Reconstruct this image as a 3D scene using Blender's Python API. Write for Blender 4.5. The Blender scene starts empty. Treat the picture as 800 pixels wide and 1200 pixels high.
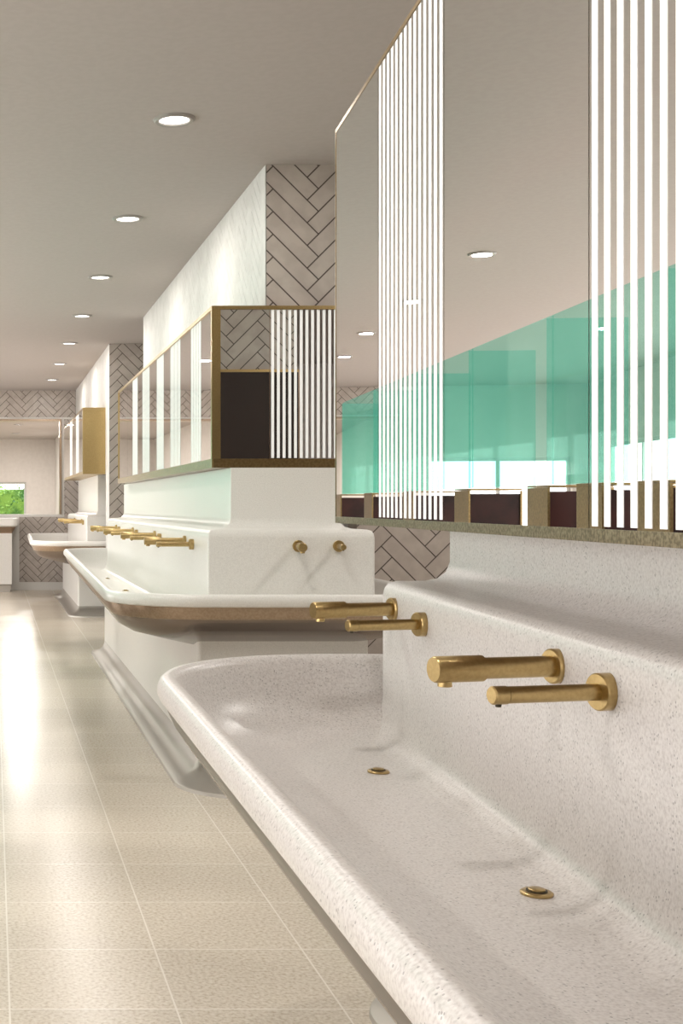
import bpy, bmesh, math, random
from mathutils import Vector, Matrix
random.seed(4)
sc = bpy.context.scene
sc.view_settings.view_transform = 'Standard'
col = sc.collection

# ------------------------------------------------------------------ materials
def base_mat(name, color, rough=0.5, metal=0.0, spec=0.5, emis=None, estr=0.0, coat=0.0):
    m = bpy.data.materials.new(name); m.use_nodes = True
    b = m.node_tree.nodes['Principled BSDF']
    b.inputs['Base Color'].default_value = (*color, 1)
    b.inputs['Roughness'].default_value = rough
    b.inputs['Metallic'].default_value = metal
    b.inputs['Specular IOR Level'].default_value = spec
    b.inputs['Coat Weight'].default_value = coat
    if emis:
        b.inputs['Emission Color'].default_value = (*emis, 1)
        b.inputs['Emission Strength'].default_value = estr
    return m

def noise_color(m, c1, c2, scale, lo=0.4, hi=0.6, detail=4):
    nt = m.node_tree; b = nt.nodes['Principled BSDF']
    tc = nt.nodes.new('ShaderNodeTexCoord')
    n = nt.nodes.new('ShaderNodeTexNoise'); n.inputs['Scale'].default_value = scale; n.inputs['Detail'].default_value = detail
    r = nt.nodes.new('ShaderNodeValToRGB')
    r.color_ramp.elements[0].position = lo; r.color_ramp.elements[0].color = (*c1, 1)
    r.color_ramp.elements[1].position = hi; r.color_ramp.elements[1].color = (*c2, 1)
    nt.links.new(tc.outputs['Object'], n.inputs['Vector'])
    nt.links.new(n.outputs['Fac'], r.inputs['Fac'])
    nt.links.new(r.outputs['Color'], b.inputs['Base Color'])
    return m

def stone_mat(name, base, dark, light, rough, vs=210, fleck=.65):
    m = base_mat(name, base, rough)
    nt = m.node_tree; b = nt.nodes['Principled BSDF']
    tc = nt.nodes.new('ShaderNodeTexCoord')
    v = nt.nodes.new('ShaderNodeTexVoronoi'); v.inputs['Scale'].default_value = vs
    n = nt.nodes.new('ShaderNodeTexNoise'); n.inputs['Scale'].default_value = 190; n.inputs['Detail'].default_value = 4
    r1 = nt.nodes.new('ShaderNodeValToRGB')
    e = r1.color_ramp.elements
    e[0].position = 0.32; e[0].color = (*dark, 1); e[1].position = 0.48; e[1].color = (*base, 1)
    k = e.new(0.66); k.color = (*light, 1)
    nt.links.new(tc.outputs['Object'], n.inputs['Vector']); nt.links.new(tc.outputs['Object'], v.inputs['Vector'])
    nt.links.new(n.outputs['Fac'], r1.inputs['Fac'])
    sep = nt.nodes.new('ShaderNodeSeparateColor'); nt.links.new(v.outputs['Color'], sep.inputs['Color'])
    gt = nt.nodes.new('ShaderNodeMath'); gt.operation = 'GREATER_THAN'; gt.inputs[1].default_value = 0.90
    nt.links.new(sep.outputs['Red'], gt.inputs[0])
    lt = nt.nodes.new('ShaderNodeMath'); lt.operation = 'LESS_THAN'; lt.inputs[1].default_value = 0.36
    nt.links.new(v.outputs['Distance'], lt.inputs[0])
    mu = nt.nodes.new('ShaderNodeMath'); mu.operation = 'MULTIPLY'
    nt.links.new(gt.outputs[0], mu.inputs[0]); nt.links.new(lt.outputs[0], mu.inputs[1])
    mu2 = nt.nodes.new('ShaderNodeMath'); mu2.operation = 'MULTIPLY'; mu2.inputs[1].default_value = fleck
    nt.links.new(mu.outputs[0], mu2.inputs[0])
    mx = nt.nodes.new('ShaderNodeMixRGB'); mx.inputs[2].default_value = (*[c*0.4 for c in dark], 1)
    nt.links.new(mu2.outputs[0], mx.inputs[0]); nt.links.new(r1.outputs['Color'], mx.inputs[1])
    nt.links.new(mx.outputs[0], b.inputs['Base Color'])
    return m

M = {}
M['stone'] = stone_mat('speckled_quartz', (0.62,0.59,0.57), (0.51,0.48,0.46), (0.69,0.665,0.645), 0.33)
M['stone_w'] = stone_mat('white_quartz', (0.73,0.71,0.675), (0.68,0.66,0.625), (0.77,0.75,0.715), 0.28, fleck=.15)
M['ceil'] = noise_color(base_mat('ceiling_paint', (0.45,0.41,0.38), 0.85), (0.43,0.388,0.368), (0.445,0.403,0.383), 30)
M['wall'] = noise_color(base_mat('wall_plaster', (0.6,0.57,0.53), 0.8), (0.66,0.62,0.59), (0.69,0.65,0.62), 12)
M['tile'] = noise_color(base_mat('taupe_tile', (0.42,0.37,0.33), 0.25), (0.45,0.395,0.355), (0.51,0.455,0.41), 9)
M['grout'] = base_mat('dark_grout', (0.10,0.08,0.07), 0.9)
M['tile_w'] = noise_color(base_mat('white_tile', (0.8,0.79,0.76), 0.6), (0.60,0.585,0.56), (0.66,0.645,0.62), 9)
M['grout_w'] = base_mat('pale_grout', (0.34,0.33,0.31), 0.9)
M['brass'] = noise_color(base_mat('brushed_brass', (0.62,0.43,0.16), 0.3, 1.0), (0.46,0.335,0.15), (0.51,0.375,0.175), 150)
M['brass_dk'] = noise_color(base_mat('antique_brass', (0.3,0.2,0.1), 0.35, 1.0), (0.24,0.165,0.075), (0.31,0.215,0.10), 80)
M['bronze'] = noise_color(base_mat('bronze_trim', (0.42,0.32,0.22), 0.3, 1.0), (0.34,0.255,0.19), (0.40,0.31,0.235), 90)
M['frame_bz'] = noise_color(base_mat('speckled_bronze_frame', (0.4,0.3,0.2), 0.35, 1.0), (0.22,0.16,0.10), (0.42,0.32,0.215), 200)
M['steel'] = base_mat('bronzed_steel', (0.24,0.20,0.175), 0.18, 1.0)
M['edge'] = base_mat('dark_edge_metal', (0.17,0.145,0.125), 0.3, 1.0)
M['plinth'] = base_mat('plinth_metal', (0.44,0.41,0.37), 0.42, 0.6)
M['mirror'] = base_mat('mirror_glass', (0.86,0.85,0.84), 0.0, 1.0)
M['dark'] = base_mat('smoked_panel', (0.03,0.022,0.02), 0.12)
M['mahog'] = noise_color(base_mat('mahogany', (0.09,0.02,0.018), 0.4, spec=.25), (0.022,0.007,0.006), (0.042,0.012,0.010), 6)
M['flute'] = base_mat('fluted_led_bar', (0.78,0.78,0.77), 0.4, emis=(1,0.99,0.97), estr=0.22)
M['led'] = base_mat('downlight_lens', (1,1,1), 0.4, emis=(1,0.97,0.92), estr=4)
M['trimw'] = base_mat('downlight_trim', (0.30,0.28,0.26), 0.35)
M['frame'] = base_mat('window_frame', (0.5,0.5,0.48), 0.4)
M['leaf'] = noise_color(base_mat('leaf', (0.1,0.35,0.03), 0.6), (0.03,0.12,0.015), (0.18,0.33,0.05), 3)
M['slot'] = base_mat('dark_slot', (0.05,0.04,0.02), 0.5)

def glass_mat():
    m = bpy.data.materials.new('teal_glass_glow'); m.use_nodes = True
    nt = m.node_tree; nt.nodes.clear()
    out = nt.nodes.new('ShaderNodeOutputMaterial')
    tr = nt.nodes.new('ShaderNodeBsdfTransparent'); tr.inputs['Color'].default_value = (0.78,0.97,0.92,1)
    em = nt.nodes.new('ShaderNodeEmission'); em.inputs['Color'].default_value = (0.16,0.53,0.42,1); em.inputs['Strength'].default_value = 1.0  # self-glow added to brighten the panes in the mirror; glass is no lamp
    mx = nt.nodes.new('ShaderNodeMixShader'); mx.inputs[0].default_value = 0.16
    nt.links.new(tr.outputs[0], mx.inputs[1]); nt.links.new(em.outputs[0], mx.inputs[2])
    gl = nt.nodes.new('ShaderNodeBsdfGlossy'); gl.inputs['Roughness'].default_value = 0.02
    m2 = nt.nodes.new('ShaderNodeMixShader'); m2.inputs[0].default_value = 0.04
    nt.links.new(mx.outputs[0], m2.inputs[1]); nt.links.new(gl.outputs[0], m2.inputs[2])
    nt.links.new(m2.outputs[0], out.inputs[0])
    return m
M['teal_glow'] = glass_mat()

def floor_mat():
    m = base_mat('terrazzo_floor', (0.6,0.55,0.47), 0.16, spec=.45)
    nt = m.node_tree; b = nt.nodes['Principled BSDF']; L = nt.links
    tc = nt.nodes.new('ShaderNodeTexCoord')
    sp = nt.nodes.new('ShaderNodeSeparateXYZ'); L.new(tc.outputs['Object'], sp.inputs[0])
    T = 0.43
    def line(sock, off):
        a = nt.nodes.new('ShaderNodeMath'); a.operation='ADD'; a.inputs[1].default_value = 43.0*1.0 - off
        L.new(sock, a.inputs[0])
        d = nt.nodes.new('ShaderNodeMath'); d.operation='DIVIDE'; d.inputs[1].default_value = T; L.new(a.outputs[0], d.inputs[0])
        f = nt.nodes.new('ShaderNodeMath'); f.operation='FRACT'; L.new(d.outputs[0], f.inputs[0])
        l = nt.nodes.new('ShaderNodeMath'); l.operation='LESS_THAN'; l.inputs[1].default_value = 0.0115; L.new(f.outputs[0], l.inputs[0])
        fl = nt.nodes.new('ShaderNodeMath'); fl.operation='FLOOR'; L.new(d.outputs[0], fl.inputs[0])
        return l, fl
    lx, fx = line(sp.outputs['X'], 0.04); ly, fy = line(sp.outputs['Y'], 0.18)
    mxl = nt.nodes.new('ShaderNodeMath'); mxl.operation='MAXIMUM'; L.new(lx.outputs[0], mxl.inputs[0]); L.new(ly.outputs[0], mxl.inputs[1])
    cb = nt.nodes.new('ShaderNodeCombineXYZ'); L.new(fx.outputs[0], cb.inputs[0]); L.new(fy.outputs[0], cb.inputs[1])
    wn = nt.nodes.new('ShaderNodeTexWhiteNoise'); L.new(cb.outputs[0], wn.inputs['Vector'])
    n = nt.nodes.new('ShaderNodeTexNoise'); n.inputs['Scale'].default_value = 90; n.inputs['Detail'].default_value = 6
    L.new(tc.outputs['Object'], n.inputs['Vector'])
    r = nt.nodes.new('ShaderNodeValToRGB'); e = r.color_ramp.elements
    e[0].position=0.33; e[0].color=(0.52,0.445,0.35,1); e[1].position=0.5; e[1].color=(0.66,0.59,0.49,1)
    k = e.new(0.68); k.color=(0.74,0.68,0.59,1)
    L.new(n.outputs['Fac'], r.inputs['Fac'])
    hv = nt.nodes.new('ShaderNodeHueSaturation')
    mr = nt.nodes.new('ShaderNodeMapRange'); mr.inputs['To Min'].default_value=0.96; mr.inputs['To Max'].default_value=1.03
    L.new(wn.outputs['Value'], mr.inputs['Value']); L.new(mr.outputs[0], hv.inputs['Value']); L.new(r.outputs['Color'], hv.inputs['Color'])
    mx = nt.nodes.new('ShaderNodeMixRGB'); mx.inputs[2].default_value=(0.82,0.765,0.685,1)
    L.new(mxl.outputs[0], mx.inputs[0]); L.new(hv.outputs[0], mx.inputs[1]); L.new(mx.outputs[0], b.inputs['Base Color'])
    n2 = nt.nodes.new('ShaderNodeTexNoise'); n2.inputs['Scale'].default_value = 1.2; L.new(tc.outputs['Object'], n2.inputs['Vector'])
    m3 = nt.nodes.new('ShaderNodeMapRange'); m3.inputs['To Min'].default_value=0.21; m3.inputs['To Max'].default_value=0.28
    L.new(n2.outputs['Fac'], m3.inputs['Value']); L.new(m3.outputs[0], b.inputs['Roughness'])
    return m
M['floor'] = floor_mat()

# ------------------------------------------------------------------ helpers
class MB:
    def __init__(s): s.v=[]; s.f=[]; s.m=[]; s.sm=[]; s.mats=[]
    def mi(s, k):
        if k not in s.mats: s.mats.append(k)
        return s.mats.index(k)
    def face(s, pts, k, smooth=False):
        i=len(s.v); s.v += [tuple(p) for p in pts]; s.f.append(list(range(i,i+len(pts)))); s.m.append(s.mi(k)); s.sm.append(smooth)
    def obox(s, o, a, b, c, k):
        o=Vector(o);a=Vector(a);b=Vector(b);c=Vector(c)
        i=len(s.v)
        for p in (o,o+a,o+a+b,o+b,o+c,o+a+c,o+a+b+c,o+b+c): s.v.append(tuple(p))
        fl=[(0,3,2,1),(4,5,6,7),(0,1,5,4),(1,2,6,5),(2,3,7,6),(3,0,4,7)]
        if a.cross(b).dot(c)<0: fl=[tuple(reversed(q)) for q in fl]
        for q in fl: s.f.append([i+x for x in q]); s.m.append(s.mi(k)); s.sm.append(False)
    def box(s,x0,x1,y0,y1,z0,z1,k): s.obox((x0,y0,z0),(x1-x0,0,0),(0,y1-y0,0),(0,0,z1-z0),k)
    def loft(s, loops, keys, cap0=None, cap1=None, smooth=True):
        n=len(loops[0]); i=len(s.v)
        for lp in loops: s.v += [tuple(p) for p in lp]
        for r in range(len(loops)-1):
            k = keys[r] if isinstance(keys,list) else keys
            for j in range(n):
                s.f.append([i+r*n+j, i+r*n+(j+1)%n, i+(r+1)*n+(j+1)%n, i+(r+1)*n+j]); s.m.append(s.mi(k)); s.sm.append(smooth)
        if cap0: s.f.append([i+j for j in reversed(range(n))]); s.m.append(s.mi(cap0)); s.sm.append(False)
        if cap1: s.f.append([i+(len(loops)-1)*n+j for j in range(n)]); s.m.append(s.mi(cap1)); s.sm.append(False)
    def lathe(s, o, axis, prof, k, n=32):
        o=Vector(o); ax=Vector(axis).normalized()
        u=ax.orthogonal().normalized(); w=ax.cross(u)
        loops=[[o+ax*d+(u*math.cos(2*math.pi*j/n)+w*math.sin(2*math.pi*j/n))*r for j in range(n)] for d,r in prof]
        s.loft(loops,k,k,k)
    def build(s, name, parent=None, autosmooth=True):
        me=bpy.data.meshes.new(name); me.from_pydata(s.v,[],s.f)
        for k in s.mats: me.materials.append(M[k])
        for p,mi,sm in zip(me.polygons,s.m,s.sm): p.material_index=mi; p.use_smooth=sm
        me.update()
        if autosmooth:
            try: me.set_sharp_from_angle(angle=math.radians(40))
            except Exception: pass
        o=bpy.data.objects.new(name,me); col.objects.link(o)
        if parent: o.parent=parent
        return o

def empty(name):
    e=bpy.data.objects.new(name,None); col.objects.link(e); e.empty_display_size=0.1; return e

def inset_poly(P, d):
    n=len(P); out=[]
    for i in range(n):
        a=Vector(P[i-1]);b=Vector(P[i]);c=Vector(P[(i+1)%n])
        d1=(b-a).normalized(); d2=(c-b).normalized()
        n1=Vector((-d1.y,d1.x)); n2=Vector((-d2.y,d2.x))
        den=1+n1.dot(n2)
        out.append(b+(n1+n2)*(d/den))
    return out
def round_poly(P, R, z, seg=14):
    n=len(P); pts=[]
    for i in range(n):
        a=Vector(P[i-1]);b=Vector(P[i]);c=Vector(P[(i+1)%n]); r=max(R[i],0.002)
        u=(a-b).normalized(); w=(c-b).normalized()
        ang=math.acos(max(-1,min(1,u.dot(w)))); t=r/math.tan(ang/2)
        ctr=b+(u+w).normalized()*(r/math.sin(ang/2))
        s0=(b+u*t)-ctr; e0=(b+w*t)-ctr
        a0=math.atan2(s0.y,s0.x); a1=math.atan2(e0.y,e0.x)
        da=(a1-a0+math.pi)%(2*math.pi)-math.pi
        for k in range(seg+1):
            q=a0+da*k/seg; pts.append(Vector((ctr.x+r*math.cos(q),ctr.y+r*math.sin(q),z)))
    return pts
def ploft(mb, P, R, prof, keys, cap0=None, cap1=None):
    loops=[round_poly(inset_poly(P,d),[r-d for r in R],z) for d,z in prof]
    mb.loft(loops,keys,cap0,cap1)

def clip(poly, w, h):
    def c(poly, inside, inter):
        out=[]
        for i in range(len(poly)):
            a=poly[i-1]; b=poly[i]; ia=inside(a); ib=inside(b)
            if ib:
                if not ia: out.append(inter(a,b))
                out.append(b)
            elif ia: out.append(inter(a,b))
        return out
    for ax,lim,sg in ((0,0,1),(0,w,-1),(1,0,1),(1,h,-1)):
        if not poly: return poly
        def ins(p,ax=ax,lim=lim,sg=sg): return (p[ax]-lim)*sg>=0
        def it(a,b,ax=ax,lim=lim,sg=sg):
            t=(lim-a[ax])/(b[ax]-a[ax]); return (a[0]+(b[0]-a[0])*t, a[1]+(b[1]-a[1])*t)
        poly=c(poly,ins,it)
    return poly
def herring(mb, o, u, v, w, h, W, n, gap, kt, kg, off=(0,0)):
    o=Vector(o);u=Vector(u);v=Vector(v);nn=u.cross(v).normalized()
    mb.face([o,o+u*w,o+u*w+v*h,o+v*h],kg)
    c=math.cos(math.pi/4)
    g=gap/2
    th=0.003
    cand=[]
    A=int((w+h)/(W*1.4))+2*n+4; B=int((w+h)/(W*n*1.4))+3
    for a in range(-A,A+1):
        for b in range(-B,B+1):
            x=(a+b*n)*W; y=(a-b*n)*W
            cand.append((x,y,x+n*W,y+W)); cand.append((x,y+W,x+W,y+W+n*W))
    for x0,y0,x1,y1 in cand:
        q=[(x0+g,y0+g),(x1-g,y0+g),(x1-g,y1-g),(x0+g,y1-g)]
        q=[((p[0]-p[1])*c+w/2+off[0],(p[0]+p[1])*c+h/2+off[1]) for p in q]
        q=clip(q,w,h)
        if len(q)<3: continue
        area=abs(sum(q[i-1][0]*q[i][1]-q[i][0]*q[i-1][1] for i in range(len(q))))/2
        if area<1e-5: continue
        top=[o+u*p[0]+v*p[1]+nn*th for p in q]; bot=[o+u*p[0]+v*p[1] for p in q]
        mb.face(top,kt)
        for i in range(len(q)): mb.face([bot[i-1],bot[i],top[i],top[i-1]],kt)

# ------------------------------------------------------------------ dims
H=1.3; F=1450.0; ZC=3.06; PX=-8.0; PY=592.0
XL,XR,YR,YB=-4.2,4.5,-3.0,19.0

# ------------------------------------------------------------------ room
mb=MB(); mb.box(XL,XR,YR,30,-0.1,0,'floor'); mb.build('floor')
mb=MB(); mb.box(XL,XR,YR,YB+.2,ZC,ZC+.1,'ceil'); mb.build('ceiling')
wins=[(y,y+2.6) for y in (-2.5,0.5,3.5,6.5,9.5,12.5,15.5)]
WZ0,WZ1=0.5,2.15
mb=MB(); y=YR
for a,b in wins:
    mb.box(XL-.1,XL,y,a,0,ZC,'wall'); y=b
    mb.box(XL-.1,XL,a,b,0,WZ0,'wall'); mb.box(XL-.1,XL,a,b,WZ1,ZC,'wall')
mb.box(XL-.1,XL,y,YB,0,ZC,'wall'); mb.build('wall_left')
for i,(a,b) in enumerate(wins):
    mb=MB(); t=.05; x0,x1=XL-.08,XL-.03
    mb.box(x0,x1,a,a+t,WZ0,WZ1,'frame'); mb.box(x0,x1,b-t,b,WZ0,WZ1,'frame')
    mb.box(x0,x1,a+t,b-t,WZ0,WZ0+t,'frame'); mb.box(x0,x1,a+t,b-t,WZ1-t,WZ1,'frame')
    mb.box(x0,x1,(a+b)/2-.02,(a+b)/2+.02,WZ0+t,WZ1-t,'frame')
    mb.build('window_%d'%(i+1))
mb=MB(); mb.box(XR,XR+.2,YR,YB,0,ZC,'wall'); mb.build('wall_right')
mb=MB(); mb.box(XL,XR,YR-.2,YR,0,ZC,'wall'); mb.build('wall_rear')
OX0,OX1,OZ0,OZ1=-1.6,1.05,1.16,2.62
VX0,VX1,VZ0,VZ1=-4.0,-2.0,.4,2.0
mb=MB()
mb.box(XL,VX0,YB,YB+.2,0,ZC,'stone_w'); mb.box(VX1,OX0,YB,YB+.2,0,ZC,'stone_w')
mb.box(VX0,VX1,YB,YB+.2,0,VZ0,'stone_w'); mb.box(VX0,VX1,YB,YB+.2,VZ1,ZC,'stone_w')
mb.box(OX1,XR,YB,YB+.2,0,ZC,'stone_w')
mb.box(OX0,OX1,YB,YB+.2,0,OZ0,'stone_w'); mb.box(OX0,OX1,YB,YB+.2,OZ1,ZC,'stone_w')
herring(mb,(-1.6,YB-.002,OZ1+.03),(1,0,0),(0,0,1),4.2,ZC-OZ1-.03,0.085,4,0.007,'tile','grout')
herring(mb,(OX1+.04,YB-.002,0),(1,0,0),(0,0,1),1.5,OZ1,0.085,4,0.007,'tile','grout')
herring(mb,(.40,YB-.002,.12),(1,0,0),(0,0,1),.69,OZ0-.16,0.085,4,0.007,'tile','grout')
mb.build('wall_back')
mb=MB(); t=.05
mb.box(VX0,VX1,YB+.1,YB+.15,VZ0,VZ0+t,'frame'); mb.box(VX0,VX1,YB+.1,YB+.15,VZ1-t,VZ1,'frame')
for x in (VX0,(VX0+VX1)/2-.025,VX1-t): mb.box(x,x+t,YB+.1,YB+.15,VZ0+t,VZ1-t,'frame')
mb.build('window_9')  # window added to brighten the back wall seen through the glass partition
mb=MB(); t=.03
mb.box(OX0,OX1,YB-.03,YB+.22,OZ1-t,OZ1,'bronze'); mb.box(OX1-t,OX1,YB-.03,YB+.22,OZ0,OZ1-t,'bronze'); mb.box(OX0,OX0+t,YB-.03,YB+.22,OZ0,OZ1-t,'bronze')
mb.build('trim_opening')
XB=-1.7
mb=MB(); mb.box(XB,XR,YB+.2,30,2.9,3.0,'ceil'); mb.build('ceiling_lobby')
mb=MB(); mb.box(1.5,1.7,YB+.2,30,0,2.9,'stone_w'); mb.build('wall_lobby_right')
mb=MB(); mb.box(XB-.2,XB,YB+.2,30,0,2.9,'wall'); mb.build('wall_lobby_left')
mb=MB()
wx0,wx1,wz0,wz1=-1.2,0.80,0.95,1.86
mb.box(XB,wx0,30,30.2,0,2.9,'wall'); mb.box(wx1,1.7,30,30.2,0,2.9,'wall'); mb.box(wx0,wx1,30,30.2,0,wz0,'wall'); mb.box(wx0,wx1,30,30.2,wz1,2.9,'wall')
mb.build('wall_lobby_end')
mb=MB(); mb.box(wx0,wx1,30.05,30.12,wz1-.05,wz1,'frame'); mb.box(wx0,wx1,30.05,30.12,wz0,wz0+.05,'frame')
for x in (wx0,(wx0+wx1)/2-.02,wx1-.05): mb.box(x,x+.05,30.05,30.12,wz0+.05,wz1-.05,'frame')
mb.build('window_8')
mb=MB()
for i in range(3200):
    x_=random.uniform(-2,1.6)
    p=Vector((x_,random.uniform(30.9,31.7),random.uniform(0,1.82+.10*math.sin(9*x_))))
    a=Vector((random.gauss(0,1),random.gauss(0,1),random.gauss(0,1))).normalized(); b=a.orthogonal().normalized()
    l=random.uniform(.06,.13)
    mb.face([p,p+a*l*.5+b*l*.28,p+a*l,p+a*l*.5-b*l*.28],'leaf')
mb.box(-2,1.6,31.2,31.4,0,1.7,'leaf'); mb.build('garden_hedge',autosmooth=False)
mb=MB(); mb.box(-8,6,30.2,40,-.1,-.001,'leaf'); mb.build('ground_garden')

mb=MB(); mb.box(2.35,XR,8.0,8.2,0,ZC,'tile'); herring(mb,(2.35,7.998,0),(1,0,0),(0,0,1),XR-2.35,ZC,0.10,4,0.007,'tile','grout'); mb.build('wall_bay')

# ------------------------------------------------------------------ islands
TROUGH_PROF=[(.50,.60),(.30,.65),(.14,.69),(.075,.725),(.040,.775),(.024,.808),(.019,.833),
             (.006,.837),(0,.848),(0,.868),(.006,.882),(.018,.891),(.030,.892),(.043,.886),(.054,.873),(.066,.845),(.085,.805),(.115,.770),(.16,.740),(.22,.718),(.30,.706),(.36,.704),(.42,.704)]
def trough(P,R,stone,edge='bronze'):
    keys=['steel']*4+[edge]*2+[stone]*(len(TROUGH_PROF)-7)
    mb=MB(); ploft(mb,P,R,TROUGH_PROF,keys,'steel',stone)
    return mb
def body(P,R,zl,ztop,stone,d=.14):
    prof=[(-.095,.700),(-.07,.7042),(-.045,.710),(-.022,.722),(-.007,.745),(0,.79),(0,zl-.04),(.004,zl-.02),(.014,zl-.006),(.03,zl),(.09*d/.14,zl+.004),(.115*d/.14,zl+.012),(.132*d/.14,zl+.03),(d,zl+.055),(d,ztop)]
    mb=MB(); ploft(mb,P,R,prof,stone,None,stone); return mb
def base(P,R,P2,R2,stone,ztop=.70):
    mb=MB(); ploft(mb,P,R,[(0,ztop),(0,.11)],stone,stone,None)
    loops=[]
    for t,z in ((0,.11),(.04,.085),(.13,.06),(.32,.040),(.62,.026),(.94,.02),(.985,.015),(1,0)):
        Q=[(p[0]*(1-t)+q[0]*t,p[1]*(1-t)+q[1]*t) for p,q in zip(P,P2)]
        loops.append(round_poly(Q,[a*(1-t)+b*t for a,b in zip(R,R2)],z))
    mb.loft(loops,'plinth')
    return mb
S=.0848
def LX(c,y): return c+S*y
tvec=Vector((S,1,0)).normalized(); nvec=Vector((-1,S,0)).normalized()

w1=empty('trough_washbasin')
y0,y1=-0.9,3.42
trough([(0.395,y1),(0.345,y0),(2.8,y0),(2.8,y1)],[.52,.5,.5,.5],'stone','edge').build('trough',w1)
ya,yb=-0.7,3.3
body([(LX(.757,yb),yb),(LX(.757,ya),ya),(LX(2.05,ya),ya),(LX(2.05,yb),yb)],[.012]*4,1.10,1.2528,'stone').build('splashback',w1)
base([(1.09,3.17),(1.09,-.4),(2.2,-.4),(2.2,3.17)],[.08]*4,[(.95,3.3),(.95,-.6),(2.3,-.6),(2.3,3.3)],[.2]*4,'stone_w').build('pedestal_base',w1)
w2=empty('trough_washbasin')
trough([(0.66,11.9),(0.53,5.62),(2.15,5.62),(2.15,11.9)],[.43,.43,.43,.43],'stone_w').build('trough',w2)
body([(1.05,11.4),(1.05,6.06),(1.87,6.06),(1.87,11.4)],[.012]*4,1.18,1.4878,'stone_w').build('splashback',w2)
base([(.98,10.9),(.98,5.93),(1.80,5.93),(1.80,10.9)],[.02]*4,[(.86,11.05),(.84,5.46),(1.95,5.46),(1.95,11.05)],[.2,.3,.2,.2],'stone_w',.69).build('pedestal_base',w2)
w3=empty('trough_washbasin')
trough([(0.50,18.2),(0.42,14.0),(2.1,14.0),(2.1,18.2)],[.43]*4,'stone_w').build('trough',w3)
body([(1.08,17.9),(1.08,14.3),(1.85,14.3),(1.85,17.9)],[.012]*4,1.18,1.6498,'stone_w').build('splashback',w3)
base([(1.0,17.8),(1.0,14.6),(1.80,14.6),(1.80,17.8)],[.02]*4,[(.88,17.9),(.88,14.3),(1.9,14.3),(1.9,17.9)],[.2]*4,'stone_w').build('pedestal_base',w3)
w4=empty('vanity_counter')
mb=MB(); ploft(mb,[(-1.6,YB-.04),(-1.6,18.35),(.38,18.35),(.38,YB-.04)],[.02,.1,.1,.02],[(.12,0),(.12,.1),(.10,.12),(.10,.88),(.04,.98),(0,1.0),(0,1.09),(.015,1.105),(.04,1.105)],['plinth','plinth','stone_w','bronze','stone_w','stone_w','stone_w','stone_w'],'steel','stone_w')
mb.build('counter',w4)

# ------------------------------------------------------------------ columns above islands
def column(name,P,z0,extra=None):
    x0,x1,y0,y1=P
    mb=MB(); mb.box(x0,x1,y0,y1,z0,ZC,'grout_w')
    if extra: mb.box(*extra,'tile_w')
    herring(mb,(x0-.002,y1,z0),(0,-1,0),(0,0,1),y1-y0,ZC-z0,.0625,4,.003,'tile_w','grout_w')
    herring(mb,(x0,y0-.002,z0),(1,0,0),(0,0,1),x1-x0,ZC-z0,.083,4,.007,'tile','grout',(.05,.02))
    herring(mb,(x1,y1+.002,z0),(-1,0,0),(0,0,1),x1-x0,ZC-z0,.083,4,.007,'tile','grout')
    return mb.build(name)
column('tiled_column',(1.412,1.85,6.4,11.6),2.302,(1.412,1.85,10.9,11.6,1.49,2.302))
column('tiled_column',(1.27,1.92,13.5,13.9),0.0)
column('tiled_column',(1.27,1.92,13.9,18.96),1.652)
mb=MB(); ya,yb=-.6,3.15; zc0=2.302
P=[(LX(.95,yb),yb),(LX(.95,ya),ya),(LX(2.0,ya),ya),(LX(2.0,yb),yb)]
mb.loft([[Vector((x,y,zc0)) for x,y in P],[Vector((x,y,ZC)) for x,y in P]],'grout','grout','grout',False)
L_=(yb-ya)*math.sqrt(1+S*S)
herring(mb,Vector((P[0][0],P[0][1],zc0))+nvec*.002,-tvec,(0,0,1),L_,ZC-zc0,.0625,4,.004,'tile_w','grout_w')
herring(mb,(P[3][0],yb+.002,zc0),(-1,0,0),(0,0,1),P[3][0]-P[0][0],ZC-zc0,.083,4,.007,'tile','grout')
mb.build('tiled_column')

# ------------------------------------------------------------------ mirror cabinets
Z=Vector((0,0,1))
def face_panels(mb,o,d,n,z0,z1,segs,period=.048,bw=.020):
    o=Vector((o[0],o[1],0)); d=Vector(d).normalized(); n=Vector(n).normalized()
    for a,b,k in segs:
        kk={'m':'mirror','f':'mirror','d':'dark','b':'brass'}[k]
        mb.obox(o+d*(a+.0015)+Z*z0, d*(b-a-.003), n*.003, Z*(z1-z0), kk)
        if k=='f':
            cnt=max(2,int(round((b-a)/period))); st=(b-a)/cnt
            for i in range(cnt):
                c=o+d*(a+st*(i+.5)-bw/2)+n*.003+Z*(z0+.004)
                mb.obox(c,d*bw,n*.0006,Z*(z1-z0-.008),'flute')
def frame_bars(mb,o,d,n,L,z0,z1,top,bot,v0,v1,key='brass',proud=.010,botkey=None):
    o=Vector((o[0],o[1],0)); d=Vector(d).normalized(); n=Vector(n).normalized()
    mb.obox(o+Z*(z1-top),d*L,n*proud,Z*top,key)
    mb.obox(o+Z*z0,d*L,n*proud,Z*bot,botkey or key)
    if v0: mb.obox(o+Z*(z0+bot),d*v0,n*proud,Z*(z1-z0-bot-top),key)
    if v1: mb.obox(o+d*(L-v1)+Z*(z0+bot),d*v1,n*proud,Z*(z1-z0-bot-top),key)

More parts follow.
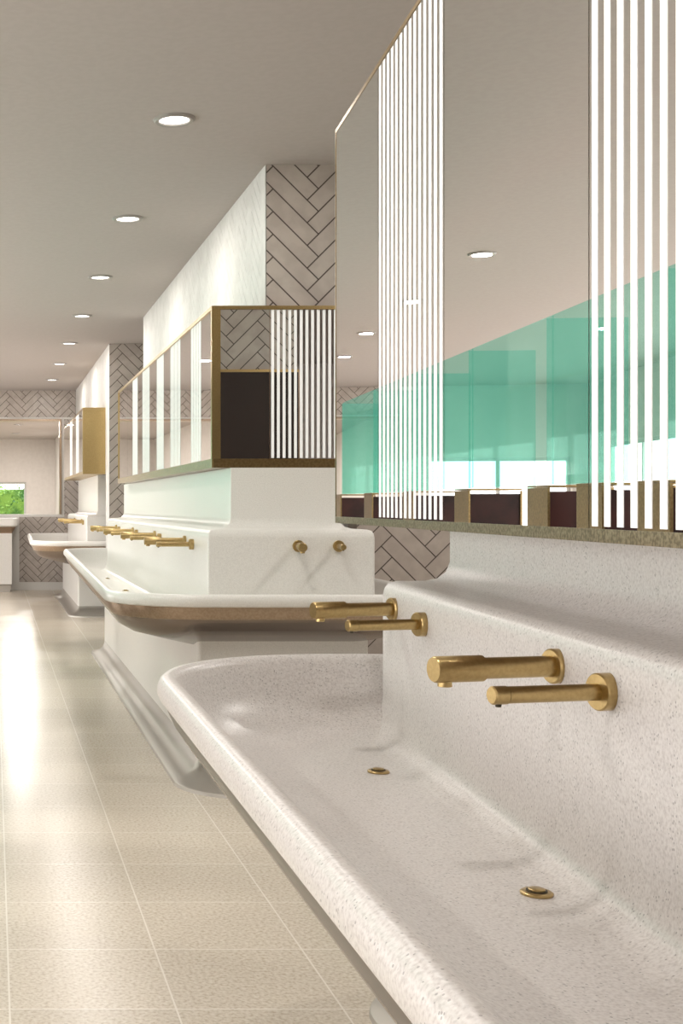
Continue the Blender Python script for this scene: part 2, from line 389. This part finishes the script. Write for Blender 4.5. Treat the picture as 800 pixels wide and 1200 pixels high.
c1=empty('mirror_cabinet')
ya,yb=-.7,3.3; z0,z1=1.253,2.30; off=.636
P=[(LX(off,yb),yb),(LX(off,ya),ya),(LX(off+1.35,ya),ya),(LX(off+1.35,yb),yb)]
mb=MB(); mb.loft([[Vector((x,y,z0+.002)) for x,y in P],[Vector((x,y,z1-.002)) for x,y in P]],'bronze','bronze','bronze',False); mb.build('carcass',c1)
mb=MB(); o=P[0]; L1=(yb-ya)*math.sqrt(1+S*S)
face_panels(mb,o,-tvec,nvec,z0+.016,z1-.010,[(.008,.504,'m'),(.504,1.038,'f'),(1.038,1.71,'m'),(1.71,2.25,'f'),(2.25,2.9,'m'),(2.9,3.43,'f'),(3.43,L1-.01,'m')],.0375,.0175)
mb.build('mirror_panels',c1)
mb=MB(); frame_bars(mb,o,-tvec,nvec,L1,z0,z1,.010,.017,.008,.008,'brass_dk',.004,'frame_bz')
mb.obox((P[0][0]+.002,yb,z1-.02),(1.33,0,0),(0,.008,0),(0,0,.02),'brass'); mb.obox((P[0][0]+.002,yb,z0),(1.33,0,0),(0,.008,0),(0,0,.02),'brass')
mb.build('brass_frame',c1)
mb=MB(); mb.obox((P[0][0]+.01,yb,z0+.021),(1.32,0,0),(0,.004,0),(0,0,z1-z0-.042),'dark'); mb.build('end_panel',c1)

c2=empty('mirror_cabinet')
z0,z1=1.488,2.30; x0,x1,ya,yb=1.105,1.86,6.21,10.87
mb=MB(); mb.box(x0,x1,ya,yb,z0+.002,z1-.002,'bronze'); mb.build('carcass',c2)
mb=MB(); segs=[]; y=.05
face_L=yb-ya
done=False
while not done:
    for k,w in [('m',.30),('f',.34),('m',.38),('f',.42)]:
        if y+w>face_L-.35: done=True; break
        segs.append((y,y+w,k)); y+=w
segs.append((y,face_L-.01,'m'))
face_panels(mb,(x0,ya),(0,1,0),(-1,0,0),z0+.045,z1-.016,segs,.045,.024)
mb.build('mirror_panels_side',c2)
mb=MB(); face_panels(mb,(x0,ya),(1,0,0),(0,-1,0),z0+.045,z1-.016,[(.03,.282,'m'),(.282,.74,'f')],.029,.0145); mb.build('mirror_panels_end',c2)
mb=MB()
frame_bars(mb,(x0,ya),(0,1,0),(-1,0,0),face_L,z0,z1,.018,.045,.02,.02,'brass',.01,'brass_dk')
frame_bars(mb,(x0,ya),(1,0,0),(0,-1,0),x1-x0,z0,z1,.018,.045,.034,.01,'brass',.01,'brass_dk')
mb.box(x0-.010,x0,ya-.010,ya,z0+.001,z1-.001,'brass')
mb.build('brass_frame',c2)

c3=empty('mirror_cabinet')
mb=MB(); mb.box(1.01,1.265,13.95,17.6,1.65,2.4,'brass'); mb.build('carcass',c3)
mb=MB(); face_panels(mb,(1.01,13.95),(0,1,0),(-1,0,0),1.68,2.38,[(.03,.6,'m'),(.6,1.1,'f'),(1.1,1.8,'m'),(1.8,2.3,'f'),(2.3,3.6,'m')]); mb.build('mirror_panels',c3)
mb=MB(); frame_bars(mb,(1.01,13.95),(1,0,0),(0,-1,0),.255,1.65,2.4,.02,.02,.02,.02,'brass'); mb.build('brass_frame',c3)

# ------------------------------------------------------------------ taps
def faucet(p,d):
    p=Vector(p); d=Vector(d).normalized(); e=empty('wall_mounted_faucet')
    mb=MB()
    mb.lathe(p,d,[(0,.029),(.012,.029),(.0145,.0265)],'brass')
    mb.lathe(p+d*.012,d,[(0,.0175),(.128,.0175)],'brass')
    mb.lathe(p+d*.1385,d,[(0,.019),(.0015,.0215),(.084,.0215),(.087,.0195)],'brass')
    mb.build('spout',e)
    mb=MB(); mb.lathe(p+d*.205+Vector((0,0,-.019)),(0,0,-1),[(0,.0115),(.0085,.0115),(.0095,.009)],'brass'); mb.build('aerator',e)
def dispenser(p,d):
    p=Vector(p); d=Vector(d).normalized(); e=empty('wall_mounted_soap_dispenser')
    mb=MB()
    mb.lathe(p,d,[(0,.028),(.020,.028),(.022,.026)],'brass')
    mb.lathe(p+d*.02,d,[(0,.0125),(.150,.0125)],'brass')
    mb.lathe(p+d*.1705,d,[(0,.0115),(.001,.0135),(.022,.0135),(.024,.0115)],'brass')
    mb.build('nozzle',e)
    mb=MB(); mb.lathe(p+d*.183+Vector((0,0,-.012)),(0,0,-1),[(0,.005),(.005,.004)],'slot'); mb.build('nozzle_tip',e)
dl=Vector((-1,-.20,0))
for y in (3.157,2.038,.93): faucet((LX(.757,y),y,1.035),dl)
for y in (2.87,1.832,.73): dispenser((LX(.757,y),y,1.024),dl)
for y in (6.75,8.0,9.25,10.5): faucet((1.049,y,1.105),(-1,0,0)); dispenser((1.049,y-.26,1.095),(-1,0,0))
faucet((1.494,6.059,1.10),(-.15,-1,0)); dispenser((1.69,6.059,1.10),(-.15,-1,0))
for y in (15,16.3): faucet((1.079,y,1.105),(-1,0,0)); dispenser((1.079,y-.26,1.095),(-1,0,0))
def drain(x,y,z=.7045):
    mb=MB(); mb.lathe((x,y,z),(0,0,1),[(0,.024),(.003,.024),(.005,.021),(.005,.019)],'brass')
    mb.lathe((x,y,z+.005),(0,0,1),[(0,.0155),(.0012,.0155)],'slot'); mb.lathe((x,y,z+.006),(0,0,1),[(0,.0125),(.002,.0125),(.003,.011)],'brass'); mb.build('basin_drain')
for x,y in ((.859,2.76),(.832,1.895),(.78,.9),(.92,7.2),(.92,8.6),(.92,10.0)): drain(x,y)

# ------------------------------------------------------------------ downlights
def downlight(x,y,power,z=ZC):
    e=empty('recessed_downlight')
    mb=MB(); n=32
    prof=[(.068,0),(.070,-.010),(.086,-.012),(.095,-.005),(.096,0)]
    loops=[[Vector((x+r*math.cos(2*math.pi*j/n),y+r*math.sin(2*math.pi*j/n),z+h)) for j in range(n)] for r,h in prof]
    mb.loft(loops,'trimw'); mb.build('trim_ring',e)
    mb=MB(); mb.face([Vector((x+.07*math.cos(2*math.pi*j/n),y+.07*math.sin(2*math.pi*j/n),z-.003)) for j in reversed(range(n))],'led'); mb.build('lens',e)
    l=bpy.data.lights.new('lamp','AREA'); l.shape='DISK'; l.size=.13; l.energy=power; l.color=(1,.955,.90)
    o=bpy.data.objects.new('lamp',l); o.location=(x,y,z-.012); col.objects.link(o); o.parent=e
for i in range(-2,7): downlight(.825 if i>=0 else .3,5.64+1.95*i,10 if i>=0 else 11)
for x,y in ((-.8,5.05),(-.655,9.0),(-.51,11.0),(-.368,12.98),(-.368,15)): downlight(x,y,19)
for i in range(0,4): downlight(-2.6,1+4*i,42)  # unseen extra row, added to brighten the partition side
for x,y in ((3.3,2),(3.3,5),(3.0,6.8)): downlight(x,y,22)  # unseen extra lamps, added to put more light in the right bay
for yy in (21.5,24.5,27.5): downlight(.5,yy,75,2.9)

# ------------------------------------------------------------------ glazed partition opposite (seen in the mirrors)
P0=Vector((.913,3.3,0)); Dg=1.634
def pp(s,d,z): return P0+tvec*s+nvec*(Dg+d)+Z*z
gs=[s-.02 for s in (0.438,1.783,3.128,4.473,5.818,7.163,8.5)]
gp=empty('teal_glass_partition')
mb=MB()
for i in range(len(gs)-1):
    a,b=gs[i],gs[i+1]
    mb.obox(pp(a+.006,.02,1.405),tvec*(b-a-.012),nvec*.012,Z*.855,'teal_glow')
for s in gs:
    mb.obox(pp(s+.1,.034,1.405),tvec*.012,nvec*.40,Z*.855,'teal_glow')
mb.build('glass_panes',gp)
for s in gs+[1.09,2.43]:
    e=empty('mahogany_pedestal')
    mb=MB(); mb.obox(pp(s+.012,.012,0),tvec*.276,nvec*.30,Z*1.37,'mahog'); mb.build('body',e)
    mb=MB()
    mb.obox(pp(s,0,0),tvec*.30,nvec*.012,Z*1.39,'brass_dk')
    mb.obox(pp(s,0,1.392),tvec*.30,nvec*.32,Z*.010,'brass_dk')
    mb.obox(pp(s,.31,0),tvec*.012,nvec*.012,Z*1.39,'brass_dk')
    mb.build('brass_edging',e)

# ------------------------------------------------------------------ world
w=bpy.data.worlds.new('sky'); sc.world=w; w.use_nodes=True
nt=w.node_tree; bg=nt.nodes['Background']
bg.inputs[0].default_value=(1,.98,.955,1); bg.inputs[1].default_value=6.2

# ------------------------------------------------------------------ camera
cam=bpy.data.cameras.new('camera'); co=bpy.data.objects.new('camera',cam); col.objects.link(co)
co.location=(0,0,H); co.rotation_euler=(math.pi/2,0,0)
cam.sensor_width=36; cam.lens=F*36/1200; cam.shift_x=(400-PX)/1200; cam.shift_y=(PY-600)/1200
cam.clip_start=.05; cam.clip_end=200
sc.camera=co
